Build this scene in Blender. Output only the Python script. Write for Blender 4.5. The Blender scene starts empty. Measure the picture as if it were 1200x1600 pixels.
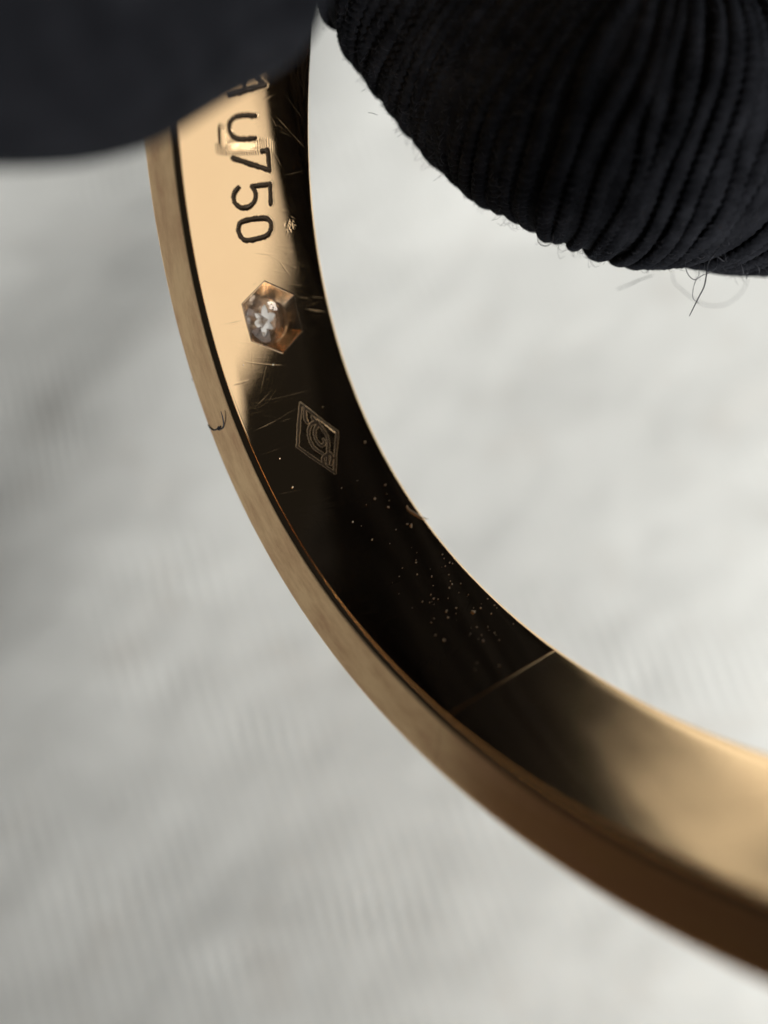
import bpy, bmesh, math, random
import numpy as np
from mathutils import Vector, Matrix

random.seed(7)
rng = np.random.default_rng(7)
scene = bpy.context.scene
COL = scene.collection
MM = 0.001
A = 0.028                       # inner semi-major axis of the bangle, metres

# ------------------------------------------------------------------ camera
PITCH = math.radians(12.0)
CAM_H = 0.095
FX = Vector((1, 0, 0))
FY = Vector((0, -math.cos(PITCH), -math.sin(PITCH)))   # image down
FZ = Vector((0, math.sin(PITCH), -math.cos(PITCH)))    # viewing direction
CAM = Vector((0, 0, CAM_H))


def W(x, y, z):
    """bangle-sized frame (x right, y down, z ahead, unit = A) -> world metres"""
    return CAM + (FX * x + FY * y + FZ * z) * A


cam_d = bpy.data.cameras.new('camera')
cam = bpy.data.objects.new('camera', cam_d)
COL.objects.link(cam)
m = Matrix((FX, -FY, -FZ)).transposed().to_4x4()
m.translation = CAM
cam.matrix_world = m
cam_d.sensor_fit = 'HORIZONTAL'
cam_d.sensor_width = 36
cam_d.lens = 39.0
cam_d.clip_start = 0.001
cam_d.clip_end = 20
cam_d.dof.use_dof = True
cam_d.dof.focus_distance = 1.53 * A
cam_d.dof.aperture_fstop = 17.0
scene.camera = cam

# ------------------------------------------------------------------ world and lamps
world = bpy.data.worlds.new('World')
scene.world = world
world.use_nodes = True
bg = world.node_tree.nodes['Background']
bg.inputs[0].default_value = (0.92, 0.95, 1.0, 1)
bg.inputs[1].default_value = 0.013


def area_lamp(name, loc, target, sx, sy, power, color):
    l = bpy.data.lights.new(name, 'AREA')
    l.shape = 'RECTANGLE'
    l.size, l.size_y = sx, sy
    l.energy = power
    l.color = color
    o = bpy.data.objects.new(name, l)
    COL.objects.link(o)
    o.location = loc
    o.rotation_euler = (Vector(target) - Vector(loc)).to_track_quat('-Z', 'Y').to_euler()
    return o


# window to the right of the table, low; and the key lamp at the near right, its beam narrowed for fall-off
win = area_lamp('window_light', (0, 0, 1), (0, 0, 0), 0.86, 0.38, 0.98, (1.0, 0.98, 0.95))
az, el, roll = math.radians(-13.9), math.radians(30.1), math.radians(43)
w_c = Vector((math.cos(el) * math.cos(az), math.cos(el) * math.sin(az), math.sin(el)))
w_a = Vector((-math.sin(az), math.cos(az), 0))
w_x = w_a * math.cos(roll) + w_c.cross(w_a) * math.sin(roll)
win.matrix_world = Matrix.Translation(Vector((0, 0, 0.055)) + w_c * 0.6) @ Matrix((w_x, w_c.cross(w_x), w_c)).transposed().to_4x4()
key = area_lamp('daylight_lamp', (0.33, -0.50, 0.28), (0.10, 0.04, 0.0), 0.26, 0.26, 0.76, (1.0, 0.998, 0.965))
key.data.spread = math.radians(31)

vs = scene.view_settings
vs.view_transform = 'Standard'
vs.look = 'None'
vs.exposure = 0.0
vs.gamma = 1.0
vs.use_curve_mapping = False
scene.cycles.use_denoising = True
scene.cycles.max_bounces = 12
scene.cycles.transmission_bounces = 10
scene.cycles.glossy_bounces = 8


# ------------------------------------------------------------------ helpers
def tag(o, label=None, cat=None, group=None, kind=None):
    if label: o['label'] = label
    if cat: o['category'] = cat
    if group: o['group'] = group
    if kind: o['kind'] = kind
    return o


def mesh_np(name, V, F, mat=None, normals=None, smooth=True):
    """V (n,3) array, F (m,4) or (m,3) int array"""
    V = np.asarray(V, np.float32)
    F = np.asarray(F, np.int32)
    k = F.shape[1]
    me = bpy.data.meshes.new(name)
    me.vertices.add(len(V))
    me.vertices.foreach_set('co', V.ravel())
    me.loops.add(F.size)
    me.loops.foreach_set('vertex_index', F.ravel())
    me.polygons.add(len(F))
    me.polygons.foreach_set('loop_start', np.arange(0, F.size, k, dtype=np.int32))
    me.polygons.foreach_set('loop_total', np.full(len(F), k, np.int32))
    me.update(calc_edges=True)
    me.validate()
    me.polygons.foreach_set('use_smooth', np.full(len(me.polygons), smooth))
    if normals is not None:
        me.normals_split_custom_set_from_vertices(np.asarray(normals, np.float32).tolist())
    if mat: me.materials.append(mat)
    return me


def link(name, me, parent=None):
    o = bpy.data.objects.new(name, me)
    COL.objects.link(o)
    if parent is not None: o.parent = parent
    return o


def grid_faces(n, m_, wrap_n=False, wrap_m=False):
    i = np.arange(n if wrap_n else n - 1)
    j = np.arange(m_ if wrap_m else m_ - 1)
    I, J = np.meshgrid(i, j, indexing='ij')
    I2, J2 = (I + 1) % n, (J + 1) % m_
    return np.stack([I * m_ + J, I2 * m_ + J, I2 * m_ + J2, I * m_ + J2], -1).reshape(-1, 4)


def grid_normals(P):
    du = np.gradient(P, axis=0)
    dv = np.gradient(P, axis=1)
    n = np.cross(du, dv)
    n /= np.linalg.norm(n, axis=-1, keepdims=True) + 1e-20
    return n


def attr(me, name, vals):
    a = me.attributes.new(name, 'FLOAT', 'POINT')
    a.data.foreach_set('value', np.asarray(vals, np.float32).ravel())


class NT:
    def __init__(self, name):
        self.mat = bpy.data.materials.new(name)
        self.mat.use_nodes = True
        self.t = self.mat.node_tree
        self.b = self.t.nodes['Principled BSDF']

    def n(self, typ, **kw):
        nd = self.t.nodes.new(typ)
        for k, v in kw.items(): setattr(nd, k, v)
        return nd

    def l(self, a, b): self.t.links.new(a, b)

    def math(self, op, a, b=0.5):
        nd = self.n('ShaderNodeMath', operation=op)
        for i, x in enumerate((a, b)):
            if hasattr(x, 'is_output'): self.l(x, nd.inputs[i])
            else: nd.inputs[i].default_value = x
        return nd.outputs[0]

    def mix(self, fac, c1, c2):
        nd = self.n('ShaderNodeMix', data_type='RGBA')
        for s, x in ((0, fac), (6, c1), (7, c2)):
            if hasattr(x, 'is_output'): self.l(x, nd.inputs[s])
            else: nd.inputs[s].default_value = x if s == 0 else (*x, 1)
        return nd.outputs[2]

    def ramp(self, fac, p0, p1):
        nd = self.n('ShaderNodeMapRange')
        self.l(fac, nd.inputs[0])
        nd.inputs[1].default_value = p0
        nd.inputs[2].default_value = p1
        return nd.outputs[0]

    def coord(self, kind='Object'):
        return self.n('ShaderNodeTexCoord').outputs[kind]

    def noise(self, vec, scale, detail=3, rough=0.5):
        nd = self.n('ShaderNodeTexNoise')
        self.l(vec, nd.inputs['Vector'])
        nd.inputs['Scale'].default_value = scale
        nd.inputs['Detail'].default_value = detail
        nd.inputs['Roughness'].default_value = rough
        return nd.outputs[0]

    def scaled(self, vec, s):
        nd = self.n('ShaderNodeMapping')
        self.l(vec, nd.inputs[0])
        nd.inputs['Scale'].default_value = s
        return nd.outputs[0]

    def bump(self, h, strength, dist):
        nd = self.n('ShaderNodeBump')
        self.l(h, nd.inputs['Height'])
        nd.inputs['Strength'].default_value = strength
        nd.inputs['Distance'].default_value = dist
        self.l(nd.outputs[0], self.b.inputs['Normal'])


GOLD = (0.93, 0.655, 0.375)

# polished inside of the bangle: gold with wear along scratches; the engraving's dark reflections put into its colour
M = NT('polished_gold')
co = M.coord()
wear = M.n('ShaderNodeAttribute', attribute_name='wear').outputs['Fac']
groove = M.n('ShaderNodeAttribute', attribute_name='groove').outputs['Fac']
smear = M.noise(co, 160, 4, 0.6)
base = M.mix(M.ramp(smear, 0.35, 0.8), GOLD, (0.90, 0.62, 0.35))
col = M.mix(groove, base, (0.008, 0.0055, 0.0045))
M.l(col, M.b.inputs['Base Color'])
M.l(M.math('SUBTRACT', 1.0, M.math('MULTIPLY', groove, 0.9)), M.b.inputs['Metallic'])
r = M.math('ADD', M.math('MULTIPLY', M.ramp(smear, 0.3, 0.8), 0.025), 0.035)
r = M.math('ADD', r, M.math('MULTIPLY', wear, 0.5))
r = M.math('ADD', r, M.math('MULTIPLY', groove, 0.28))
M.l(r, M.b.inputs['Roughness'])
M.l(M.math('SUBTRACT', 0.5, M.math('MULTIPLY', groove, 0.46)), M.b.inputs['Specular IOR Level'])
MAT_POL = M.mat

# edge of the bangle: satin gold with reddish blotches drawn out along it
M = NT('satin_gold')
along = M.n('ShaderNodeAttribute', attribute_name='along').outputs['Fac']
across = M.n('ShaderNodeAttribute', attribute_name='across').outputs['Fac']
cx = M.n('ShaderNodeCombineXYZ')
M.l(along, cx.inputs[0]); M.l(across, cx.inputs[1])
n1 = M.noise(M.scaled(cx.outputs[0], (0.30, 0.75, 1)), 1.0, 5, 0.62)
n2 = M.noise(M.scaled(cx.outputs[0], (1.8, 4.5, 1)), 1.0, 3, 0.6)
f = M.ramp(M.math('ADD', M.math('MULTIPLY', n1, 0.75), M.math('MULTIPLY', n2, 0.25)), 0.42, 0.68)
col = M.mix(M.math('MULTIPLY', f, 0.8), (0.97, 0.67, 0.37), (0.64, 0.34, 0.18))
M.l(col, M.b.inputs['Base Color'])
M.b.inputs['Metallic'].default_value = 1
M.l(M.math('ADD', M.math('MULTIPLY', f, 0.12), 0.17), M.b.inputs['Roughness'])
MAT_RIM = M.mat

M = NT('setting_gold')
co = M.coord()
n1 = M.noise(M.scaled(co, (1, 1, 1)), 2600, 3, 0.6)
M.l(M.mix(M.ramp(n1, 0.3, 0.7), (0.52, 0.385, 0.25), (0.34, 0.235, 0.15)), M.b.inputs['Base Color'])
M.b.inputs['Metallic'].default_value = 1
M.b.inputs['Roughness'].default_value = 0.25
M.bump(n1, 0.15, 0.00002)
MAT_SET = M.mat

M = NT('clear_stone')
M.b.inputs['Base Color'].default_value = (0.97, 0.92, 0.88, 1)
M.b.inputs['Roughness'].default_value = 0.0
M.b.inputs['IOR'].default_value = 1.75
M.b.inputs['Transmission Weight'].default_value = 1.0
MAT_GEM = M.mat

M = NT('black_knit')
co = M.coord()
n1 = M.noise(co, 700, 4, 0.6)
n2 = M.noise(co, 5200, 2, 0.6)
M.l(M.mix(M.ramp(n1, 0.35, 0.7), (0.0032, 0.0034, 0.0044), (0.0100, 0.0105, 0.0130)), M.b.inputs['Base Color'])
M.b.inputs['Roughness'].default_value = 0.9
M.b.inputs['Specular IOR Level'].default_value = 0.03
M.b.inputs['Sheen Weight'].default_value = 0.022
M.b.inputs['Sheen Roughness'].default_value = 0.45
M.b.inputs['Sheen Tint'].default_value = (0.55, 0.65, 0.85, 1)
M.bump(M.math('ADD', n1, M.math('MULTIPLY', n2, 0.5)), 0.7, 0.0002)
MAT_KNIT = M.mat

M = NT('dark_thread')
M.b.inputs['Base Color'].default_value = (0.02, 0.021, 0.026, 1)
M.b.inputs['Roughness'].default_value = 0.6
M.b.inputs['Specular IOR Level'].default_value = 0.2
MAT_THREAD = M.mat

M = NT('pale_hair')
M.b.inputs['Base Color'].default_value = (0.62, 0.50, 0.36, 1)
M.b.inputs['Roughness'].default_value = 0.5
MAT_HAIR = M.mat

M = NT('dust')
M.b.inputs['Base Color'].default_value = (0.60, 0.50, 0.38, 1)
M.b.inputs['Roughness'].default_value = 0.7
MAT_DUST = M.mat

M = NT('white_cloth')
co = M.coord()
n1 = M.noise(co, 26, 4, 0.6)
n2 = M.noise(co, 85, 4, 0.65)
n3 = M.noise(co, 900, 3, 0.6)
c1 = M.mix(M.ramp(n1, 0.35, 0.7), (0.775, 0.775, 0.748), (0.725, 0.725, 0.70))
c2 = M.mix(M.math('MULTIPLY', M.ramp(n2, 0.56, 0.74), 0.30), c1, (0.56, 0.50, 0.44))
M.l(c2, M.b.inputs['Base Color'])
M.b.inputs['Roughness'].default_value = 0.95
M.b.inputs['Specular IOR Level'].default_value = 0.1
M.bump(n3, 0.15, 0.0003)
MAT_CLOTH = M.mat

# ------------------------------------------------------------------ the cloth (setting)
RIB = 1.55 * MM
ca, sa = math.cos(math.radians(68)), math.sin(math.radians(68))
CX0, CX1, CY0, CY1 = -0.26, 0.34, -0.088, 0.46


def spaced(a0, fine0, fine1, a1, df, n_out):
    g0 = a0 + (fine0 - a0) * (1 - (1 - np.linspace(0, 1, n_out)) ** 2)
    g1 = fine1 + (a1 - fine1) * np.linspace(0, 1, n_out) ** 2
    return np.unique(np.concatenate([g0, np.arange(fine0, fine1, df), g1]))


gx = spaced(CX0, -0.062, 0.062, CX1, 0.00024, 120)
gy = spaced(CY0, -0.060, 0.105, CY1, 0.0009, 60)
X, Y = np.meshgrid(gx, gy, indexing='ij')


def smooth_noise(X, Y, scale, seed, octaves=3):
    """cheap value noise"""
    out = np.zeros_like(X)
    amp = 1.0
    for o_ in range(octaves):
        g = np.random.default_rng(seed + o_).uniform(-1, 1, (64, 64))
        u = X / scale * 2 ** o_ + 31.7
        v = Y / scale * 2 ** o_ + 17.3
        i, j = np.floor(u).astype(int), np.floor(v).astype(int)
        fu, fv = u - i, v - j
        fu, fv = fu * fu * (3 - 2 * fu), fv * fv * (3 - 2 * fv)
        g00, g10 = g[i % 64, j % 64], g[(i + 1) % 64, j % 64]
        g01, g11 = g[i % 64, (j + 1) % 64], g[(i + 1) % 64, (j + 1) % 64]
        out += amp * ((g00 * (1 - fu) + g10 * fu) * (1 - fv) + (g01 * (1 - fu) + g11 * fu) * fv)
        amp *= 0.5
    return out


# ribs run steeply down to the right
q = X * sa + Y * ca + 0.0013 * smooth_noise(X, Y, 0.025, 5, 3)
plush = 0.75 + 0.3 * smooth_noise(X, Y, 0.012, 9, 3)
rib_h = (0.00030 + 0.00022 * np.clip(0.5 - X / 0.05, 0, 1)) * np.abs(np.cos(math.pi * q / RIB)) ** 0.8 * plush
fine = np.clip(1 - np.maximum(np.maximum(-0.062 - X, X - 0.062), np.maximum(-0.060 - Y, Y - 0.105)) / 0.006, 0, 1)
Z = rib_h * fine + 0.00011 * smooth_noise(X, Y, 0.03, 21, 3) + 0.00005 * smooth_noise(X, Y, 0.005, 33, 2) * fine
# slopes added to the cloth to shade its left, back and near side; the hem settles lower
u_ = (0.03 - X) * 0.95 + np.clip(Y, -0.05, 0.06) * 0.55
Z -= 0.014 * np.tanh(0.25 * 0.5 * (np.sqrt(u_ ** 2 + 0.03 ** 2) + u_) / 0.014)
Z += 0.05 * 0.5 * (np.sqrt((Y - 0.01) ** 2 + 0.02 ** 2) - (Y - 0.01))
b_ = -0.95 * X + 0.45 * Y - 0.050
Z -= 0.013 * np.tanh(0.34 * 0.5 * (np.sqrt(b_ ** 2 + 0.012 ** 2) + b_) / 0.013)    # added drop that shades the back left
r_ = Y - 0.105
Z += 0.34 * 0.5 * (np.sqrt(r_ ** 2 + 0.01 ** 2) + r_) * np.clip((0.30 - r_) / 0.3, 0, 1)      # unseen far side banked up to catch light for the band's reflection
f_ = -0.075 - X
Z += 0.55 * 0.5 * (np.sqrt(f_ ** 2 + 0.015 ** 2) + f_)          # unseen bank added at the left to brighten the rim's reflection
hem = np.minimum(np.minimum(X - CX0, CX1 - X), np.minimum(Y - CY0, CY1 - Y))
Z = Z * np.clip(hem / 0.02, 0, 1) - 0.0355 * (1 - np.clip(hem / 0.02, 0, 1) ** 0.6)
cloth_me = mesh_np('cloth', np.stack([X, Y, Z], -1).reshape(-1, 3), grid_faces(len(gx), len(gy)), MAT_CLOTH)
cloth = link('cloth', cloth_me)
tag(cloth, 'soft white ribbed cloth spread out beneath the bangle', 'cloth', kind='structure')

# unseen slab added under the cloth for the rim to reflect
M = NT('brown_wood')
co = M.coord()
n1 = M.noise(M.scaled(co, (4, 40, 4)), 3.0, 5, 0.6)
M.l(M.mix(n1, (0.66, 0.45, 0.30), (0.54, 0.35, 0.23)), M.b.inputs['Base Color'])
M.b.inputs['Roughness'].default_value = 0.55
bm = bmesh.new()
bmesh.ops.create_cube(bm, size=1.0)
for v in bm.verts: v.co = Vector((v.co.x * 1.1, v.co.y * 1.1, v.co.z * 0.03 - 0.0510))
bmesh.ops.bevel(bm, geom=list(bm.edges), offset=0.003, segments=2, affect='EDGES')
me = bpy.data.meshes.new('added_table')
bm.to_mesh(me); bm.free()
me.materials.append(M.mat)
tag(link('added_table', me), 'unseen brown wooden slab added under the white cloth for the rim to reflect', 'added_table', kind='structure')

# ------------------------------------------------------------------ the bangle
RM = np.array([[0.5787306424677782, -0.30159055571389515, 0.7577030950002888],
               [0.7156365793406587, 0.6333480841173581, -0.2945071996649197],
               [-0.3910692135395393, 0.712680391935302, 0.5823671772795153]])
TT = np.array([0.26690282898207146, -0.39641719284937593, 0.6900281779297034])
BR, PH = 0.8468600442949723, -1.16337530269038
BW, BT = 0.2802852210277876 * 28, 0.12182408461983014 * 28       # band width, thickness (mm)
AM = 28.0                                                         # A in mm

ring = bpy.data.objects.new('gold_bangle', None)
COL.objects.link(ring)
ring.empty_display_size = 0.01
tag(ring, 'oval gold bangle with stamped inner face held up by the black glove', 'bangle')
# bangle frame: local x,y in the plane of the oval, z along its width
B3 = np.stack([np.array(FX), np.array(FY), np.array(FZ)], 1)
Rw = B3 @ RM
Mw = Matrix(Rw.tolist()).to_4x4()
Mw.translation = W(*TT)
ring.matrix_world = Mw

tab = np.radians(np.linspace(-218, 142 + 360, 72001))
dsd = np.sqrt(np.sin(tab) ** 2 + (BR * np.cos(tab)) ** 2) * AM * (tab[1] - tab[0])
arc = np.cumsum(dsd)
arc -= np.interp(math.radians(142), tab, arc)
PERIM = float(np.interp(math.radians(142 + 360), tab, arc))


def ring_frame(s):
    th = np.interp(s, arc, tab)
    c, s_ = np.cos(th), np.sin(th)
    e = np.stack([c * AM, BR * s_ * AM], -1)
    n = np.stack([BR * c, s_], -1)
    n /= np.linalg.norm(n, axis=-1, keepdims=True)
    rot = np.array([[math.cos(PH), math.sin(PH)], [-math.sin(PH), math.cos(PH)]])
    return e @ rot, n @ rot          # point on the inner oval, outward normal


def ring_pt(s, v, out):
    """arc length s, width v, outward offset (mm) -> local metres"""
    e, n = ring_frame(np.asarray(s, float))
    out = np.asarray(out, float)
    p = e + n * out[..., None]
    return np.concatenate([p, (np.asarray(v, float) + 0 * out)[..., None]], -1) * MM


SEAM = -0.33
SEAM2 = SEAM + PERIM / 2
FI, FO = 0.32, 0.45        # inner and outer edge rounding (mm)


def arc_pts(cx_, cy_, r_, a0, a1, n):
    a_ = np.radians(np.linspace(a0, a1, n))
    return np.stack([cx_ + r_ * np.cos(a_), cy_ + r_ * np.sin(a_)], 1)


# profile in (v, outward): near edge -> outside -> far edge, without the inner face
prof_edge = np.concatenate([
    arc_pts(FI, FI, FI, 270, 180, 13)[:, :],                 # near inner rounding: (FI,0)->(0,FI)
])
prof_rim = np.stack([np.zeros(8), np.linspace(FI, BT - FO, 8)], 1)
prof_out1 = arc_pts(FO, BT - FO, FO, 180, 90, 9)
vv = np.linspace(FO, BW - FO, 25)
prof_face = np.stack([vv, BT + 0.22 * (1 - ((vv - BW / 2) / (BW / 2 - FO)) ** 2)], 1)
prof_out2 = arc_pts(BW - FO, BT - FO, FO, 90, 0, 9)
prof_rim2 = np.stack([np.full(8, BW), np.linspace(BT - FO, FI, 8)], 1)
prof_edge2 = arc_pts(BW - FI, FI, FI, 0, -90, 13)
HEX_S, HEX_V = 22.863, 3.955


def sweep(s_arr, prof, mat, name, parent, hole=None, extra_out=0.0):
    P = ring_pt(s_arr[:, None] + 0 * prof[None, :, 0], prof[None, :, 0] + 0 * s_arr[:, None],
                prof[None, :, 1] + 0 * s_arr[:, None] + extra_out)
    N = grid_normals(P)
    F = grid_faces(*P.shape[:2])
    S = np.broadcast_to(s_arr[:, None], P.shape[:2]).ravel()
    Vv = np.broadcast_to(prof[None, :, 0], P.shape[:2]).ravel()
    O = np.broadcast_to(prof[None, :, 1], P.shape[:2]).ravel()
    if hole is not None:
        d = np.hypot(S[F].mean(1) - HEX_S, Vv[F].mean(1) - HEX_V)
        F = F[d > hole]
    # orient: outward of the metal
    me = mesh_np(name, P.reshape(-1, 3), F, mat, N.reshape(-1, 3))
    attr(me, 'along', S)
    attr(me, 'across', O)
    o = link(name, me, parent)
    return o


# ---- engraved marks, in (arc length, width) millimetres on the inner face
GLYPHS = {
    'A': ('engraved_letter', 0.108, [[(33.50, 3.10), (33.956, 5.106), (34.93, 3.45)], [(33.68, 3.90), (34.66, 4.00)]]),
    'u': ('engraved_letter', 0.108, [[(32.608, 4.492), (32.652, 3.516), (32.436, 3.048), (32.073, 2.942), (31.71, 3.121), (31.561, 3.498), (31.604, 4.445)]]),
    '7': ('engraved_digit', 0.112, [[(31.007, 4.81), (31.038, 5.156), (30.096, 5.178), (30.756, 3.078)]]),
    '5': ('engraved_digit', 0.112, [[(28.512, 5.055), (29.444, 5.159), (29.394, 4.047), (29.162, 4.231), (28.849, 4.225), (28.617, 4.059), (28.428, 3.726), (28.404, 3.359), (28.571, 3.032), (28.852, 2.895), (29.176, 2.97), (29.396, 3.258)]]),
    '0': ('engraved_digit', 0.112, [[(27.834, 3.31), (27.879, 4.608), (27.715, 4.878), (27.394, 4.984), (27.048, 4.745), (26.898, 4.362), (26.845, 3.285), (27.027, 3.015), (27.408, 2.916), (27.705, 3.062), (27.834, 3.31)]]),
    'loz': ('lozenge_mark', 0.070, [
        [(18.125, 4.001), (16.103, 5.479), (14.023, 4.172), (15.962, 2.777), (18.125, 4.001)],
        [(16.974, 4.613), (16.961, 4.223), (16.776, 3.923), (16.487, 3.741), (16.102, 3.634), (15.758, 3.648), (15.448, 3.804), (15.215, 4.019)],
        [(17.261, 4.366), (16.874, 4.564), (16.46, 4.704), (16.025, 4.764), (15.629, 4.667), (15.208, 4.379), (14.612, 4.033)],
        [(16.773, 4.516), (16.622, 4.229), (16.362, 4.071), (16.035, 4.021), (15.75, 4.088), (15.587, 4.194), (15.725, 4.458), (15.913, 4.47)],
        [(17.763, 4.133), (17.373, 3.912), (17.07, 3.938)],
        [(15.113, 4.306), (14.976, 3.849), (14.522, 3.814)],
        [(15.104, 4.473), (14.86, 4.512), (14.49, 4.179)]]),
}
SCRATCH = [((17.378, 0.471), (17.932, 3.811), 1.0), ((13.906, 0.322), (13.735, 2.131), 1.6), ((18.852, 1.483), (18.629, 5.499), .6),
           ((23.632, 6.409), (23.374, 7.732), .9), ((23.064, 5.822), (22.598, 7.726), 1.2), ((23.085, 5.913), (23.349, 7.416), .6),
           ((23.01, 0.665), (23.077, 2.269), .8), ((17.487, 2.282), (17.558, 3.167), .8), ((16.113, 0.276), (16.208, 1.886), .8),
           ((19.918, 0.558), (20.062, 1.49), 1.0), ((33.761, 6.028), (32.293, 7.527), .8), ((34.611, 6.573), (33.618, 7.669), .8),
           ((32.619, 5.646), (30.831, 7.775), 1.0), ((29.789, 5.797), (30.09, 7.732), .6), ((15.996, 2.386), (15.457, 5.712), .4),
           ((20.976, 1.513), (20.199, 4.226), .5), ((18.478, 1.135), (19.479, 2.924), .5), ((12.828, 0.508), (12.898, 2.553), .5),
           ((5.501, 1.111), (5.59, 2.615), .6), ((6.396, 0.61), (5.971, 2.301), .5)]
for k in range(420):
    s_ = random.uniform(1, 35)
    v_ = random.uniform(0.5, 7.2)
    ln = random.uniform(0.25, 1.5)
    an = random.gauss(math.radians(84), 0.5) if s_ < 27 else random.gauss(math.radians(125), 0.5)
    if s_ > 16 and v_ < 5.4 and random.random() < 0.8: continue
    SCRATCH.append(((s_, v_), (s_ + ln * math.cos(an), v_ + ln * math.sin(an)), random.choice([0.08, 0.12, 0.16, 0.2, 0.3, 0.45])))

for k in range(320):
    s_, v_ = random.uniform(9, 27), random.uniform(0.5, 7.3)
    ln = random.uniform(0.4, 2.6)
    an = random.choice([random.gauss(1.45, 0.12), random.gauss(1.75, 0.2), random.uniform(0, 3.14)])
    SCRATCH.append(((s_, v_), (s_ + ln * math.cos(an), v_ + ln * math.sin(an)), random.uniform(0.06, 0.26) * (0.4 if s_ > 19 and v_ < 5 else 1)))


def seg_dist(S, V, a, b):
    ax, ay = a
    dx, dy = b[0] - ax, b[1] - ay
    L2 = dx * dx + dy * dy + 1e-12
    t = np.clip(((S - ax) * dx + (V - ay) * dy) / L2, 0, 1)
    return np.hypot(S - ax - t * dx, V - ay - t * dy), t * math.sqrt(L2)


def smooth_poly(p, n=2):
    """Chaikin corner cutting, ends kept"""
    p = [np.array(x) for x in p]
    closed = np.allclose(p[0], p[-1])
    for _ in range(n):
        o_ = [] if closed else [p[0]]
        for a_, b_ in zip(p[:-1], p[1:]):
            o_ += [0.75 * a_ + 0.25 * b_, 0.25 * a_ + 0.75 * b_]
        o_ += [o_[0]] if closed else [p[-1]]
        p = o_
    return [tuple(x) for x in p]


def sstep(x, a, b):
    t = np.clip((x - a) / (b - a), 0, 1)
    return t * t * (3 - 2 * t)


DS = 0.03
s_det = np.arange(SEAM + 0.012, 36.2, DS)
v_det = np.linspace(FI, BW - FI, int((BW - 2 * FI) / 0.029))
S2, V2 = np.meshgrid(s_det, v_det, indexing='ij')
H = np.zeros_like(S2)                 # outward offset (mm): + is into the metal
GR = np.zeros_like(S2)
WEAR = np.zeros_like(S2)
GID = np.zeros(S2.shape, np.int32)
# gentle unevenness of the polished face, and the slight crown towards the edges
H += 0.0022 * smooth_noise(S2, V2, 3.4, 3, 2)
ec = np.clip((1.1 - V2) / 0.75, 0, 1)
H -= 0.0
H += 0.007 * ec ** 2 * sstep(S2, 13, 18)
H += 0.010 * np.clip((V2 - (BW - 1.0)) / 0.65, 0, 1) ** 2


def window(p0, p1, pad):
    i0, i1 = np.searchsorted(s_det, [min(p0[0], p1[0]) - pad, max(p0[0], p1[0]) + pad])
    j0, j1 = np.searchsorted(v_det, [min(p0[1], p1[1]) - pad, max(p0[1], p1[1]) + pad])
    return slice(i0, i1), slice(j0, j1)


keys = list(GLYPHS)
for gi, key in enumerate(keys):
    nm, hw, strokes = GLYPHS[key]
    pts = np.array([p_ for st in strokes for p_ in st])
    wi = window(pts.min(0), pts.max(0), 0.6)
    S, V = S2[wi], V2[wi]
    D = np.full(S.shape, 9.0)
    L = np.zeros(S.shape)
    for k, st in enumerate(strokes):
        if key in 'u50' or (key == 'loz' and k > 0):
            st = smooth_poly(st, 2) if key != '5' else st[:2] + smooth_poly(st[2:], 2)
        acc = 0.0
        for a_, b_ in zip(st[:-1], st[1:]):
            d, t = seg_dist(S, V, a_, b_)
            upd = d < D
            L = np.where(upd, acc + t, L)
            D = np.minimum(D, d)
            acc += math.dist(a_, b_)
    Dn = D + 0.020 * smooth_noise(S, V, 0.16, 40 + gi, 2)       # slightly ragged edges
    depth = (0.13 if key != 'loz' else 0.035) * (1 + 0.25 * smooth_noise(S, V, 0.9, 60 + gi, 2))
    cut = 1 - sstep(Dn, hw * 0.45, hw * 1.12)
    tool = 0.014 * np.sin(L * 2 * math.pi / 0.11) * cut          # chatter left by the stamp
    burr = -0.0004 * np.exp(-((Dn - hw * 1.35) / (0.4 * hw)) ** 2)
    H[wi] += depth * cut + tool + burr
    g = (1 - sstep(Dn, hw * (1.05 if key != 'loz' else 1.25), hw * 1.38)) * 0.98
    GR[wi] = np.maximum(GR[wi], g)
    GID[wi] = np.where(Dn < hw * 1.5, gi + 1, GID[wi])
    if key == 'loz':     # rough field inside the stamp
        ins = (np.abs((S - 16.07) / 2.0) + np.abs((V - 4.1) / 1.32)) < 0.95
        H[wi] += np.where(ins, 0.008 + 0.004 * smooth_noise(S, V, 0.35, 77, 3), 0)
        WEAR[wi] = np.maximum(WEAR[wi], np.where(ins, 0.01, 0))
        GID[wi] = np.where(ins, gi + 1, GID[wi])

# re-struck patch between the u and the 7, with fine ridges
wi = window((30.2, 2.2), (32.6, 5.8), 0.4)
S, V = S2[wi], V2[wi]
pm = np.exp(-((S - 31.22) / 0.30) ** 4 - ((V - 3.7) / 1.25) ** 4)
pm2 = np.exp(-((S - 31.65) / 0.55) ** 4 - ((V - 2.62) / 0.2) ** 4)
H[wi] += 0.030 * np.maximum(pm, pm2) + 0.011 * np.maximum(pm, 0.6 * pm2) * np.sin(V * 2 * math.pi / 0.13 + 1.5 * smooth_noise(S, V, 0.3, 3, 2))
WEAR[wi] = np.maximum(WEAR[wi], 0.6 * np.maximum(pm, pm2))
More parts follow.
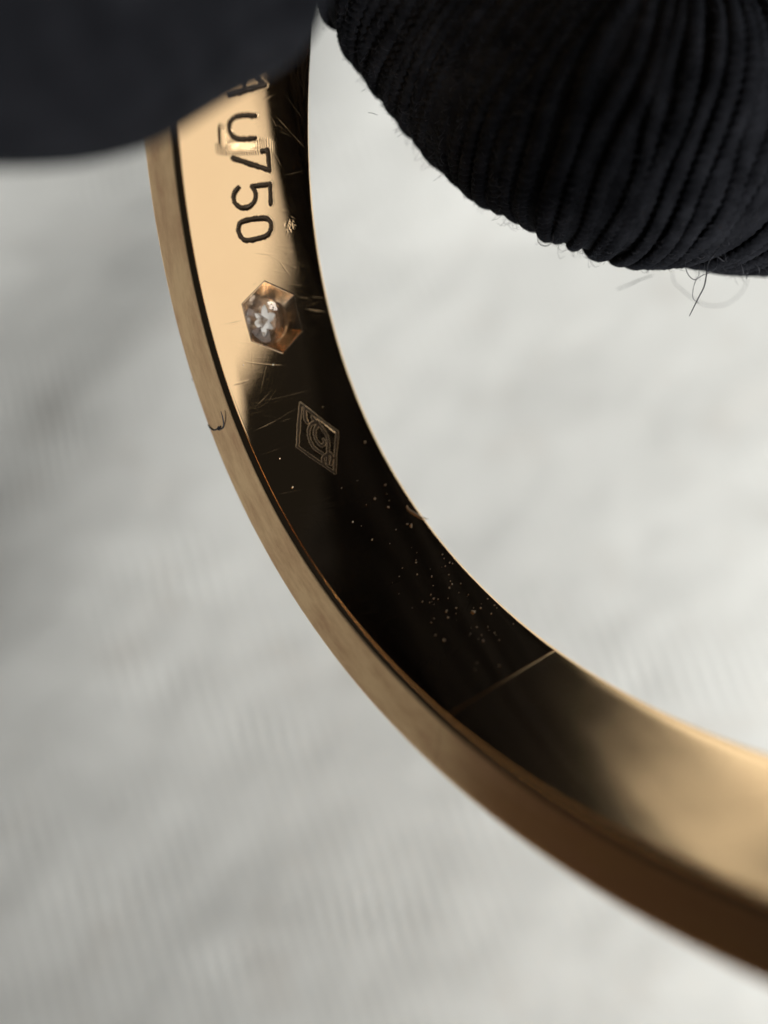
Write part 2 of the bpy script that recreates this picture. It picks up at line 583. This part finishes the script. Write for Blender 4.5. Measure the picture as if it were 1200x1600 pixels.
# little star shaped strike beside the 0
wi = window((27.316, 6.164), (27.316, 6.164), 0.6)
S, V = S2[wi], V2[wi]
rr, aa = np.hypot(S - 27.33, V - 6.12), np.arctan2(S - 27.33, V - 6.12)
H[wi] += 0.004 * np.exp(-(rr / 0.3) ** 4) * smooth_noise(S, V, .07, 8, 2)
for k in range(16):
    an = random.uniform(0, 6.3)
    q0 = (27.33 + 0.10 * math.cos(an), 6.12 + 0.10 * math.sin(an))
    SCRATCH.append((q0, (27.33 + random.uniform(.2, .36) * math.cos(an), 6.12 + random.uniform(.2, .36) * math.sin(an)), random.uniform(.3, 1)))

for a_, b_, st in SCRATCH:
    st *= 0.65
    wi = window(a_, b_, 0.12)
    S, V = S2[wi], V2[wi]
    bow = 0.05 * np.sin((V - a_[1]) * 1.3)
    d, t = seg_dist(S + bow, V, a_, b_)
    Lt = math.dist(a_, b_)
    fade = np.clip(np.minimum(t, Lt - t) / (0.3 * Lt), 0.0, 1) * (0.75 + 0.25 * np.sin(t * 3 + a_[0]))
    k = np.exp(-(d / 0.030) ** 2) * fade * st
    H[wi] += 0.004 * k
    WEAR[wi] = np.maximum(WEAR[wi], np.clip(k, 0, 1) * 0.6)

# rounded lips at the joint between the two halves
H += 0.006 * np.exp(-np.clip(S2 - SEAM - 0.012, 0, 9) / 0.03)

# pit under the hexagonal setting
dx, dy = S2 - HEX_S, V2 - HEX_V
hx = np.zeros_like(dx)
for k in range(6):
    an = math.radians(30 + 60 * k)
    hx = np.maximum(hx, dx * math.cos(an) + dy * math.sin(an))
HEX_R = 1.90
APO = HEX_R * math.cos(math.radians(30))
P = ring_pt(S2, V2, H)
N = -grid_normals(P)
e_, n_ = ring_frame(s_det)
# normals point to the inside of the oval
chk = (N[..., :2] * n_[:, None, :]).sum(-1).mean()
if chk > 0: N = -N
F = grid_faces(*P.shape[:2])
keep = ~(hx.ravel()[F].max(1) < APO - 0.02)
fg = GID.ravel()[F].max(1)


def sub(name, mask, parent):
    f = F[mask]
    idx, inv = np.unique(f, return_inverse=True)
    me = mesh_np(name, P.reshape(-1, 3)[idx], inv.reshape(-1, 4)[:, ::-1], MAT_POL, N.reshape(-1, 3)[idx])
    attr(me, 'wear', WEAR.ravel()[idx])
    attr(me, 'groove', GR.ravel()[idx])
    return link(name, me, parent)


half1 = bpy.data.objects.new('band_half', None)
half2 = bpy.data.objects.new('band_half', None)
for h in (half1, half2):
    COL.objects.link(h)
    h.parent = ring
    h.empty_display_size = 0.005
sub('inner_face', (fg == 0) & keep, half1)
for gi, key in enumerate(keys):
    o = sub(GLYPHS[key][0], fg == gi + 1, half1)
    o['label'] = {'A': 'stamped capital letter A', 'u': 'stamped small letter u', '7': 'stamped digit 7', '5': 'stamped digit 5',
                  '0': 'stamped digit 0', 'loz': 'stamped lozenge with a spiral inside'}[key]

# rest of half 1 and all of half 2
s1 = np.linspace(SEAM + 0.012, SEAM2 - 0.012, 1500)
s2 = np.linspace(SEAM2 + 0.012 - PERIM, SEAM - 0.012, 1500)
lip = 0.0
for half, s_arr in ((half1, s1), (half2, s2)):
    sweep(s_arr, prof_edge, MAT_POL, 'edge_rounding', half)
    sweep(s_arr, prof_edge2, MAT_POL, 'edge_rounding', half)
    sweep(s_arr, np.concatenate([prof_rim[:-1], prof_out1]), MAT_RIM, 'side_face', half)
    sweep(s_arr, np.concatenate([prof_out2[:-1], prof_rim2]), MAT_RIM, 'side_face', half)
    sweep(s_arr, prof_face, MAT_POL, 'outer_face', half, hole=2.35 if half is half1 else None)
    # cut ends
    loop = np.concatenate([prof_edge, prof_rim[1:], prof_out1[1:], prof_face[1:], prof_out2[1:], prof_rim2[1:], prof_edge2[1:]])
    for se in (s_arr[0], s_arr[-1]):
        Pe = ring_pt(np.full(len(loop), se), loop[:, 0], loop[:, 1])
        me = bpy.data.meshes.new('cut_end')
        me.from_pydata(Pe.tolist(), [], [list(range(len(loop)))])
        me.materials.append(MAT_RIM)
        link('cut_end', me, half)


def plain_inner(s_arr, half, lip_s=None, off=0.0):
    v = np.linspace(FI, BW - FI, 90)
    S, V = np.meshgrid(s_arr, v, indexing='ij')
    h = 0.0022 * smooth_noise(S, V, 3.4, 3, 2) + 0.0 * V
    h += 0.010 * np.clip((V - (BW - 1.0)) / 0.65, 0, 1) ** 2
    if lip_s is not None: h += off * np.exp(-np.abs(S - lip_s) / 12) + 0.006 * np.exp(-np.abs(S - lip_s) / 0.03)
    Pp = ring_pt(S, V, h)
    Nn = grid_normals(Pp)
    if (Nn[..., :2] * ring_frame(s_arr)[1][:, None, :]).sum(-1).mean() > 0: Nn = -Nn
    me = mesh_np('inner_face', Pp.reshape(-1, 3), grid_faces(*Pp.shape[:2])[:, ::-1], MAT_POL, Nn.reshape(-1, 3))
    attr(me, 'wear', np.full(S.size, 0.07))
    attr(me, 'groove', np.zeros(S.size))
    return link('inner_face', me, half)


plain_inner(np.linspace(s_det[-1], SEAM2 - 0.012, 300), half1)
g2 = np.concatenate([np.linspace(SEAM2 + 0.012 - PERIM, -24, 250), np.arange(-23.9, SEAM - 0.5, 0.1), np.arange(SEAM - 0.48, SEAM - 0.012, 0.02)])
plain_inner(g2, half2, SEAM - 0.012, 0.02)

# ---- hexagonal setting with the small stone
setting = bpy.data.objects.new('stone_setting', None)
COL.objects.link(setting)
setting.parent = ring
setting.empty_display_size = 0.002
e0, n0 = ring_frame(np.array([HEX_S]))
e1, _ = ring_frame(np.array([HEX_S + 0.01]))
tang = (e1 - e0)[0]; tang /= np.linalg.norm(tang)
nn = n0[0]
Ml = Matrix(((tang[0], 0, nn[0], e0[0][0] * MM), (tang[1], 0, nn[1], e0[0][1] * MM), (0, 1, 0, HEX_V * MM), (0, 0, 0, 1)))
setting.matrix_local = Ml        # local x along the band, y across, z outward (into the metal)
HEXV = [(24.777, 3.971), (23.854, 5.635), (22.036, 5.737), (20.942, 3.84), (21.833, 2.249), (23.696, 2.293)]


def curve_z(x):          # the inner face is concave: how far it lies off the tangent plane (mm)
    s_ = HEX_S + x
    e, _ = ring_frame(np.array([s_]))
    return float((e[0] - e0[0]) @ nn)


hex_xy = [(HEX_R * math.cos(math.radians(60 * k)), HEX_R * math.sin(math.radians(60 * k)) * 0.985) for k in range(6)]
CR, CD = 1.26, 0.50      # round opening: radius and depth (mm)
for k in range(6):
    (x0, y0), (x1, y1) = hex_xy[k], hex_xy[(k + 1) % 6]
    n_e = 12
    V_, F_ = [], []
    for i in range(n_e + 1):
        t = i / n_e
        x, y = x0 + (x1 - x0) * t, y0 + (y1 - y0) * t
        l = math.hypot(x, y)
        a_ = math.radians(60 * k + 60 * t)
        cxx, cyy = CR * math.cos(a_), CR * math.sin(a_)
        ux, uy = x / l, y / l
        z0 = curve_z(x)
        V_ += [((x + ux * 0.05), (y + uy * 0.05), z0 - 0.003),
               (x - ux * 0.01, y - uy * 0.01, z0 - 0.010),
               (x - ux * 0.05, y - uy * 0.05, z0 + 0.02),
               (cxx, cyy, CD), (cxx * 0.985, cyy * 0.985, CD + 0.05)]
    V_ = [(a1 * MM, b1 * MM, c1_ * MM) for a1, b1, c1_ in V_]
    for i in range(n_e):
        for j in range(4):
            F_.append((i * 5 + j, (i + 1) * 5 + j, (i + 1) * 5 + j + 1, i * 5 + j + 1))
    me = mesh_np('setting_facet', V_, F_, MAT_SET, smooth=False)
    link('setting_facet', me, setting)
# round well behind the stone, with a star-pierced plate and wide flare added to give its white glint
n_c = 48


def turned(name, zr, mat):
    V_ = [(r_ * math.cos(2 * math.pi * i / n_c) * MM, r_ * math.sin(2 * math.pi * i / n_c) * MM, z_ * MM) for z_, r_ in zr for i in range(n_c)]
    return link(name, mesh_np(name, V_, grid_faces(len(zr), n_c, wrap_m=True), mat), setting)


PZ = 1.02
turned('well', [(CD + 0.05, CR * 0.985), (PZ, CR * 0.97)], MAT_SET)
turned('flare', [(PZ + 0.1, CR * 0.97), (BT + 0.35, 2.45)], MAT_SET)
V_, F_ = [], []
for z_ in (PZ, PZ + 0.1):
    for i in range(n_c):
        a_ = 2 * math.pi * i / n_c
        tri = abs(((i / n_c * 6) % 1.0) - 0.5) * 2                  # 1 at the points, 0 between them
        r_ = (0.34 + 0.38 * tri) * (1 + 0.16 * math.sin(2 * a_ + 1) + 0.10 * math.sin(3 * a_))
        V_ += [(r_ * math.cos(a_ + .3) * MM, r_ * math.sin(a_ + .3) * MM, z_ * MM), (CR * 0.97 * math.cos(a_ + .3) * MM, CR * 0.97 * math.sin(a_ + .3) * MM, z_ * MM)]
for i in range(n_c):
    a0, a1 = 2 * i, 2 * ((i + 1) % n_c)
    o2 = 2 * n_c
    F_ += [(a0, a1, a1 + 1, a0 + 1), (a0 + o2, a0 + o2 + 1, a1 + o2 + 1, a1 + o2), (a0, a0 + o2, a1 + o2, a1)]
link('glint_plate', mesh_np('glint_plate', V_, F_, MAT_SET, smooth=False), setting)
# brilliant-cut stone, pavilion towards the inside of the bangle
bm = bmesh.new()
n_g = 8
GZ = 0.80
rings_ = []
cul = bm.verts.new((0, 0, (GZ - 0.30) * MM))
mid = [bm.verts.new((0.50 * math.cos(2 * math.pi * (k + .5) / n_g) * MM, 0.50 * math.sin(2 * math.pi * (k + .5) / n_g) * MM, (GZ - 0.17) * MM)) for k in range(n_g)]
gir = [bm.verts.new((1.22 * math.cos(2 * math.pi * k / 16) * MM, 1.22 * math.sin(2 * math.pi * k / 16) * MM, GZ * MM)) for k in range(16)]
gir2 = [bm.verts.new((1.22 * math.cos(2 * math.pi * k / 16) * MM, 1.22 * math.sin(2 * math.pi * k / 16) * MM, (GZ + 0.03) * MM)) for k in range(16)]
crn = [bm.verts.new((1.0 * math.cos(2 * math.pi * (k + .5) / n_g) * MM, 1.0 * math.sin(2 * math.pi * (k + .5) / n_g) * MM, (GZ + 0.09) * MM)) for k in range(n_g)]
tbl = [bm.verts.new((0.66 * math.cos(2 * math.pi * k / n_g) * MM, 0.66 * math.sin(2 * math.pi * k / n_g) * MM, (GZ + 0.14) * MM)) for k in range(n_g)]
for k in range(n_g):
    k1 = (k + 1) % n_g
    g0, g1, g2_ = gir[2 * k], gir[2 * k + 1], gir[(2 * k + 2) % 16]
    bm.faces.new((cul, mid[k - 1], g0, mid[k]))
    bm.faces.new((mid[k], g0, g1)); bm.faces.new((mid[k], g1, g2_))
    h0, h1, h2_ = gir2[2 * k], gir2[2 * k + 1], gir2[(2 * k + 2) % 16]
    bm.faces.new((crn[k], h1, h0)); bm.faces.new((crn[k], h2_, h1))
    bm.faces.new((tbl[k], crn[k], h0, crn[k - 1]))
    bm.faces.new((tbl[k], tbl[k1], crn[k]))
for k in range(16):
    bm.faces.new((gir[k], gir2[k], gir2[(k + 1) % 16], gir[(k + 1) % 16]))
bm.faces.new(tbl)
bmesh.ops.recalc_face_normals(bm, faces=bm.faces)
me = bpy.data.meshes.new('stone')
bm.to_mesh(me); bm.free()
me.materials.append(MAT_GEM)
stone = link('stone', me, setting)
stone['label'] = 'tiny round clear stone seen from behind'


# ------------------------------------------------------------------ thin fibres and dust
def tube(pts, rad, sides=6, taper=True, mat=None, name='fibre'):
    pts = [Vector(p) for p in pts]
    # Catmull-Rom resample
    q_ = []
    ext = [pts[0] * 2 - pts[1]] + pts + [pts[-1] * 2 - pts[-2]]
    for i in range(1, len(ext) - 2):
        p0, p1, p2, p3 = ext[i - 1:i + 3]
        for t in np.linspace(0, 1, 9)[:-1]:
            q_.append(0.5 * (2 * p1 + (p2 - p0) * t + (2 * p0 - 5 * p1 + 4 * p2 - p3) * t * t + (3 * p1 - p0 - 3 * p2 + p3) * t ** 3))
    q_.append(pts[-1])
    n = len(q_)
    V_ = []
    up = Vector((0.3, 0.5, 0.8))
    for i, p in enumerate(q_):
        d = (q_[min(i + 1, n - 1)] - q_[max(i - 1, 0)]).normalized()
        a_ = d.cross(up).normalized()
        b_ = d.cross(a_)
        r_ = rad * (1 if not taper else 0.45 + 0.55 * math.sin(math.pi * min(1, (i + 0.6) / n * 1.0)) ** 0.5)
        for k in range(sides):
            an = 2 * math.pi * k / sides
            V_.append(p + a_ * math.cos(an) * r_ + b_ * math.sin(an) * r_)
    return np.array([tuple(v) for v in V_]), grid_faces(n, sides, wrap_m=True)


def px(u, v, z):
    """a point of the place, given by viewing angle and distance, unit A"""
    return W((u - 600) / 1300 * z, (v - 800) / 1300 * z, z)


def ring_world(s, v, out):
    p = ring_pt(np.array([s]), np.array([v]), np.array([out]))[0]
    return Mw @ Vector(p)


V_, F_ = tube([ring_world(10.86, 7.20, -0.03), ring_world(10.62, 7.13, -0.05), ring_world(10.12, 7.41, -0.06), ring_world(9.75, 7.70, -0.05), ring_world(9.72, 7.95, 0.06)], 0.035 * MM)
tag(link('hair', mesh_np('hair', V_, F_, MAT_HAIR)), 'short pale bent hair stuck at the rim of the inner face', 'hair')
# fibre lying on the side face (v = 0 side)
sd = lambda s, o_, lift=0.03: ring_world(s, -lift, o_)
V_, F_ = tube([sd(18.80, 3.05, .03), sd(18.60, 2.95), sd(18.40, 2.60), sd(18.36, 2.10, .06), sd(18.25, 1.70), sd(18.36, 1.35), sd(18.65, 1.05, .09), sd(18.95, 0.95, .12)], 0.036 * MM)
knot = []
for i in range(26):
    a_ = i * 1.1
    knot.append(sd(18.33 + 0.08 * math.cos(a_), 1.95 + 0.09 * math.sin(a_ * 1.3), 0.05 + 0.04 * math.sin(a_ * .7)))
Vk, Fk = tube(knot, 0.03 * MM, sides=5)
V_, F_ = np.concatenate([V_, Vk]), np.concatenate([F_, Fk + len(V_)])
tag(link('fibre', mesh_np('fibre', V_, F_, MAT_THREAD)), 'knotted dark fibre lying across the side of the bangle', 'fibre')
V_, F_ = tube([ring_world(20.95, 0.25, BT + 0.1), ring_world(21.1, 0.35, BT + 0.4), ring_world(21.05, 0.55, BT + 0.8), ring_world(20.95, 0.85, BT + 1.2)], 0.016 * MM)
tag(link('fibre', mesh_np('fibre', V_, F_, MAT_THREAD)), 'hair-thin fibre sticking out from the outside of the bangle', 'fibre')

DUST = [(9.87, 6.488), (9.655, 6.615), (9.816, 5.649), (9.787, 3.971), (8.156, 5.849), (7.784, 5.493), (7.643, 5.38), (7.685, 4.468), (7.329, 3.967), (7.018, 4.947), (7.457, 7.128), (7.208, 7.033), (6.776, 6.752), (6.838, 7.124), (6.734, 7.246), (6.566, 5.591), (6.241, 6.539), (5.872, 6.325), (5.668, 6.257), (5.489, 6.734), (6.067, 5.263), (5.548, 5.953), (5.08, 6.216), (4.738, 6.593), (5.662, 4.755), (5.395, 4.71), (5.261, 4.903), (5.054, 5.414), (4.457, 4.757), (4.102, 4.541), (4.373, 5.352), (4.096, 5.092), (3.73, 5.97), (3.921, 6.179), (3.732, 6.518), (3.308, 7.272), (3.502, 7.3), (4.016, 7.3), (3.178, 6.723), (4.29, 3.567), (2.89, 5.394), (2.377, 5.217), (2.066, 5.014), (2.15, 5.897), (1.674, 5.742), (2.593, 5.894), (0.938, 3.317), (0.476, 4.465), (3.575, 3.19), (3.125, 3.362), (2.749, 4.804), (5.525, 4.054), (5.31, 4.36), (17.652, 5.256), (15.648, 1.492), (13.99, 1.426), (13.081, 4.081), (11.875, 5.602), (11.162, 6.068), (11.102, 3.583), (9.805, 4.006), (15.1, 6.89), (12.422, 6.702), (20.482, 3.156), (20.817, 1.457)]
for k in range(25):
    DUST.append((abs(random.gauss(5, 3.2)) + .5, min(7.2, max(.8, random.gauss(5.6, 1.2)))))
bm = bmesh.new()
for i, (s_, v_) in enumerate(DUST):
    r_ = random.uniform(0.022, 0.045) if i < 65 else random.uniform(0.010, 0.022)
    if i in (1, 28, 32): r_ = 0.085
    c_ = ring_world(s_, v_, -r_ * 0.5)
    res = bmesh.ops.create_icosphere(bm, subdivisions=1, radius=r_ * MM)
    sq = Vector((random.uniform(0.5, 1.6), random.uniform(0.5, 1.6), random.uniform(0.5, 1.3)))
    for vert in res['verts']:
        vert.co = c_ + Vector((vert.co.x * sq.x, vert.co.y * sq.y, vert.co.z * sq.z)) * random.uniform(0.6, 1.3)
me = bpy.data.meshes.new('dust')
bm.to_mesh(me); bm.free()
me.materials.append(MAT_DUST)
tag(link('dust', me), 'pale dust specks scattered over the dark inner face', 'dust', kind='stuff')

# ------------------------------------------------------------------ the gloved hand
CH = {   # joint chains in the frame (x right, y down, z ahead, unit A) with radii
    'index': [((0.062, -1.058, 1.607), 0.203), ((0.232, -0.865, 1.590), 0.232), ((0.392, -0.727, 1.521), 0.238), ((0.591, -0.702, 1.548), 0.234),
              ((0.834, -0.789, 1.68), 0.251), ((1.10, -1.31, 1.81), 0.28), ((1.70, -1.85, 1.50), 0.30), ((1.75, -2.7, 1.05), 0.34), ((0.6, -4.2, 0.75), 0.5)],
    'thumb': [((-0.212, -0.684, 1.02), 0.157), ((-0.311, -0.631, 0.93), 0.208), ((-0.397, -0.589, 0.86), 0.220), ((-0.66, -0.60, 0.79), 0.24), ((-1.2, -0.76, 0.76), 0.30), ((-1.85, -1.75, 0.72), 0.36), ((-1.1, -3.3, 0.7), 0.5), ((-0.2, -4.6, 0.7), 0.6)],
    'middle': [((3.1, -0.95, 1.10), 0.24), ((2.75, -1.3, 1.10), 0.26), ((2.3, -1.9, 1.02), 0.30), ((1.7, -3.0, 0.9), 0.36), ((0.6, -4.4, 0.75), 0.5)],
    'ring': [((3.4, -1.7, 0.85), 0.23), ((3.0, -2.05, 0.85), 0.25), ((2.45, -2.6, 0.82), 0.29), ((1.7, -3.5, 0.78), 0.36), ((0.5, -4.6, 0.72), 0.5)],
    'little': [((3.2, -2.7, 0.6), 0.2), ((2.85, -2.95, 0.6), 0.22), ((2.3, -3.4, 0.6), 0.25), ((1.5, -4.1, 0.65), 0.34), ((0.4, -4.8, 0.7), 0.48)],
    'wrist': [((-0.9, -3.6, 0.7), 0.55), ((0.5, -4.1, 0.75), 0.62), ((0.2, -4.8, 0.7), 0.7), ((0.1, -5.8, 0.6), 0.72), ((0.1, -6.6, 0.5), 0.75)],
    'palm': [((1.5, -3.2, 0.85), 0.45), ((0.3, -3.9, 0.75), 0.6), ((-0.8, -3.9, 0.7), 0.5)],
}


def resample(ch, step=0.05):
    P_ = np.array([c[0] for c in ch]); R_ = np.array([c[1] for c in ch])
    ext = np.concatenate([[2 * P_[0] - P_[1]], P_, [2 * P_[-1] - P_[-2]]])
    out, rad = [], []
    for i in range(1, len(ext) - 2):
        p0, p1, p2, p3 = ext[i - 1:i + 3]
        n = max(3, int(np.linalg.norm(p2 - p1) / step))
        for t in np.linspace(0, 1, n, endpoint=False):
            out.append(0.5 * (2 * p1 + (p2 - p0) * t + (2 * p0 - 5 * p1 + 4 * p2 - p3) * t * t + (3 * p1 - p0 - 3 * p2 + p3) * t ** 3))
            rad.append(R_[i - 1] + (R_[i] - R_[i - 1]) * t)
    out.append(P_[-1]); rad.append(R_[-1])
    return np.array(out), np.array(rad)


FLAT = 0.88            # a fingertip is flatter than it is wide
V_all, F_all, off = [], [], 0
for nm, ch in CH.items():
    c_, r_ = resample(ch, 0.08)
    # round both ends
    d0 = c_[0] - c_[1]; d0 /= np.linalg.norm(d0)
    d1 = c_[-1] - c_[-2]; d1 /= np.linalg.norm(d1)
    cap = np.radians([84, 65, 45, 25])
    c_ = np.concatenate([[c_[0] + d0 * r_[0] * math.sin(a_) for a_ in cap], c_, [c_[-1] + d1 * r_[-1] * math.sin(a_) for a_ in cap[::-1]]])
    r_ = np.concatenate([[r_[0] * math.cos(a_) for a_ in cap], r_, [r_[-1] * math.cos(a_) for a_ in cap[::-1]]])
    if nm == 'index': r_ = r_ * np.where(np.arange(len(r_)) < 34, 0.991, 1.0)
    n, sd_ = len(c_), 28
    ref = np.array([0, 0, 1.0])
    for i in range(n):
        d = c_[min(i + 1, n - 1)] - c_[max(i - 1, 0)]
        d /= np.linalg.norm(d)
        a_ = np.cross(d, ref); a_ /= np.linalg.norm(a_) + 1e-9
        b_ = np.cross(d, a_)
        for k in range(sd_):
            an = 2 * math.pi * k / sd_
            of_ = (a_ * math.cos(an) + b_ * math.sin(an)) * r_[i]
            if nm == 'index': of_[2] *= FLAT
            V_all.append(tuple(W(*(c_[i] + of_))))
    f = grid_faces(n, sd_, wrap_m=True) + off
    F_all += f.tolist()
    F_all.append(list(range(off, off + sd_)))
    F_all.append(list(range(off + (n - 1) * sd_, off + n * sd_))[::-1])
    off += n * sd_
me = bpy.data.meshes.new('hand_base')
me.from_pydata(V_all, [], F_all)
bm = bmesh.new(); bm.from_mesh(me)
bmesh.ops.recalc_face_normals(bm, faces=bm.faces)
bm.to_mesh(me); bm.free()
tmp = bpy.data.objects.new('tmp_hand', me)
COL.objects.link(tmp)
md = tmp.modifiers.new('r', 'REMESH'); md.mode = 'VOXEL'; md.voxel_size = 0.0008
md = tmp.modifiers.new('s', 'SMOOTH'); md.factor = 0.5; md.iterations = 8
dg = bpy.context.evaluated_depsgraph_get()
hand_me = bpy.data.meshes.new_from_object(tmp.evaluated_get(dg))
bpy.data.objects.remove(tmp)
hand_me.name = 'gloved_hand'
hand_me.materials.clear(); hand_me.materials.append(MAT_KNIT)
hand_me.polygons.foreach_set('use_smooth', np.full(len(hand_me.polygons), True))
hand = link('gloved_hand', hand_me)
tag(hand, 'hand in a black ribbed knit glove pinching the bangle between thumb and finger', 'hand')

# knitted ribs wound round the forefinger
ci, ri = resample(CH['index'][:6], 0.004)
seg = np.linalg.norm(np.diff(ci, axis=0), axis=1)
sl = np.concatenate([[0], np.cumsum(seg)])
pitch_r = 0.022
ns = int((sl[-1] - 0.02) / pitch_r)
RIBJ = random.Random(4)
rib_pos = [(-0.17 + pitch_r * k) for k in range(6)] + [0.012 + pitch_r * (k + RIBJ.uniform(-0.22, 0.22)) for k in range(ns)]


def index_frame(s_):
    if s_ < 0:
        d = ci[0] - ci[40]; d /= np.linalg.norm(d)
        return ci[0] - d * s_ * 1.0, -d, ri[0] * math.sqrt(max(0.02, 1 - (s_ / ri[0]) ** 2))
    k = np.interp(s_, sl, np.arange(len(ci)))
    i0 = min(int(k), len(ci) - 2)
    p_ = ci[i0] + (ci[i0 + 1] - ci[i0]) * (k - i0)
    d = ci[min(i0 + 40, len(ci) - 1)] - ci[max(i0 - 40, 0)]
    d /= np.linalg.norm(d)
    return p_, d, float(np.interp(s_, sl, ri))


N_P, N_S = 300, 9
phi = np.linspace(0, 2 * math.pi, N_P, endpoint=False)
fuzz_seed = []
for ki, s_ in enumerate(rib_pos):
    p_, d, r0 = index_frame(s_)
    a_ = np.cross(d, [0, 0, 1.0]); a_ /= np.linalg.norm(a_)
    b_ = np.cross(d, a_)
    ph0 = random.uniform(0, 6)
    wob = 0.007 * np.sin(phi * 2 + ph0 + ki * 0.2) + 0.004 * np.sin(phi * 5 + ph0)      # rows wander a little
    r0 *= 1 + 0.03 * min(1, max(0, (p_[0] - 0.5) / 0.2)) + 0.03 * math.exp(-((p_[0] - 0.48) / 0.07) ** 2)
    fat = RIBJ.uniform(0.85, 1.15)
    rad_c = r0 * (0.955 + 0.012 * np.sin(phi * 3 + 0.5 * ki) + RIBJ.uniform(-0.012, 0.012))
    nst = int(2 * math.pi * r0 / 0.017)
    V_ = np.zeros((N_P, N_S, 3))
    for j in range(N_S):
        an = 2 * math.pi * j / N_S
        st = np.abs(np.sin(phi * nst / 2 + 1.1 * math.cos(an)))         # chevron stitches
        rr = fat * (0.0092 + 0.0056 * st)
        orad = rad_c + rr * math.sin(an) * 0.95
        oax = wob + rr * math.cos(an) * 1.12
        of_ = (a_ * np.cos(phi)[:, None] + b_ * np.sin(phi)[:, None]) * orad[:, None]
        of_[:, 2] *= FLAT
        V_[:, j] = p_ + d * oax[:, None] + of_
    Vw = np.array(CAM) + (V_.reshape(-1, 3) @ np.array([FX, FY, FZ])) * A
    link('knit_rib', mesh_np('knit_rib', Vw, grid_faces(N_P, N_S, True, True), MAT_KNIT), hand)
    for q_ in range(110):
        an = random.uniform(0, 2 * math.pi)
        dirn = a_ * math.cos(an) + b_ * math.sin(an)
        fuzz_seed.append((p_ + dirn * (r0 * 0.97) * np.array([1, 1, FLAT]), dirn, d))

# fluff: many tiny curled fibres standing off the knit
Vf, Ff, off = [], [], 0
for p_, n_v, d in fuzz_seed:
    ln = random.uniform(0.006, 0.020)
    side = np.array([random.gauss(0, 1) for _ in range(3)]); side /= np.linalg.norm(side)
    pts = [p_, p_ + n_v * ln * 0.6 + side * ln * 0.3, p_ + n_v * ln * random.uniform(0.4, 0.9) + side * ln * 0.9, p_ + n_v * ln * random.uniform(0.0, 0.5) + side * ln * 1.4]
    V_, F_ = tube([W(*x) for x in pts], 0.008 * MM, sides=3)
    Vf.append(V_); Ff.append(F_ + off); off += len(V_)
tag(link('fluff', mesh_np('fluff', np.concatenate(Vf), np.concatenate(Ff), MAT_THREAD), hand), kind='stuff')

# loose threads at the frayed spot, and one loop
def zpx(lst, z0):
    return [px(u, v, z0 + dz) for u, v, dz in lst]


THREADS = [
    ([(1118, 396, 0), (1107, 410, 0), (1104, 428, 0), (1100, 448, 0), (1090, 468, .01), (1077, 494, .02)], 1.50, 0.028),
    ([(1096, 400, .02), (1092, 415, .01), (1092, 430, 0), (1088, 436, 0), (1083, 452, 0), (1083, 466, .01), (1092, 474, .02)], 1.49, 0.013),
    ([(1073, 402, 0), (1071, 416, 0), (1076, 430, 0), (1086, 437, 0), (1098, 430, 0), (1112, 424, 0), (1120, 416, 0), (1121, 404, .01)], 1.50, 0.016),
    ([(1050, 420, .2), (1053, 440, .2), (1065, 452, .22), (1082, 466, .24), (1105, 477, .25), (1135, 475, .25), (1160, 455, .25), (1168, 430, .22), (1156, 410, .2)], 1.55, 0.016),
    ([(1020, 430, .2), (1000, 437, .22), (980, 446, .25), (964, 452, .25)], 1.5, 0.022),
    ([(1155, 405, .05), (1160, 420, .05), (1163, 430, .06), (1168, 426, .06), (1166, 436, .07)], 1.5, 0.022),
    ([(1180, 412, .05), (1186, 420, .05), (1186, 428, .06)], 1.5, 0.018),
    ([(1085, 398, 0), (1095, 404, 0), (1108, 398, 0), (1122, 402, -.01), (1131, 408, 0), (1136, 402, 0)], 1.5, 0.014),
    ([(840, 368, 0), (841, 378, 0), (849, 384, 0), (857, 383, 0), (864, 376, 0), (864, 366, 0)], 1.47, 0.018),
    ([(575, 176, 0), (582, 177, 0), (590, 180, 0)], 1.5, 0.010),
]
for lst, z0, rad in THREADS:
    V_, F_ = tube(zpx(lst, z0), rad * 1.35 * MM)
    link('loose_thread', mesh_np('loose_thread', V_, F_, MAT_THREAD), hand)
bpy.context.view_layer.update()
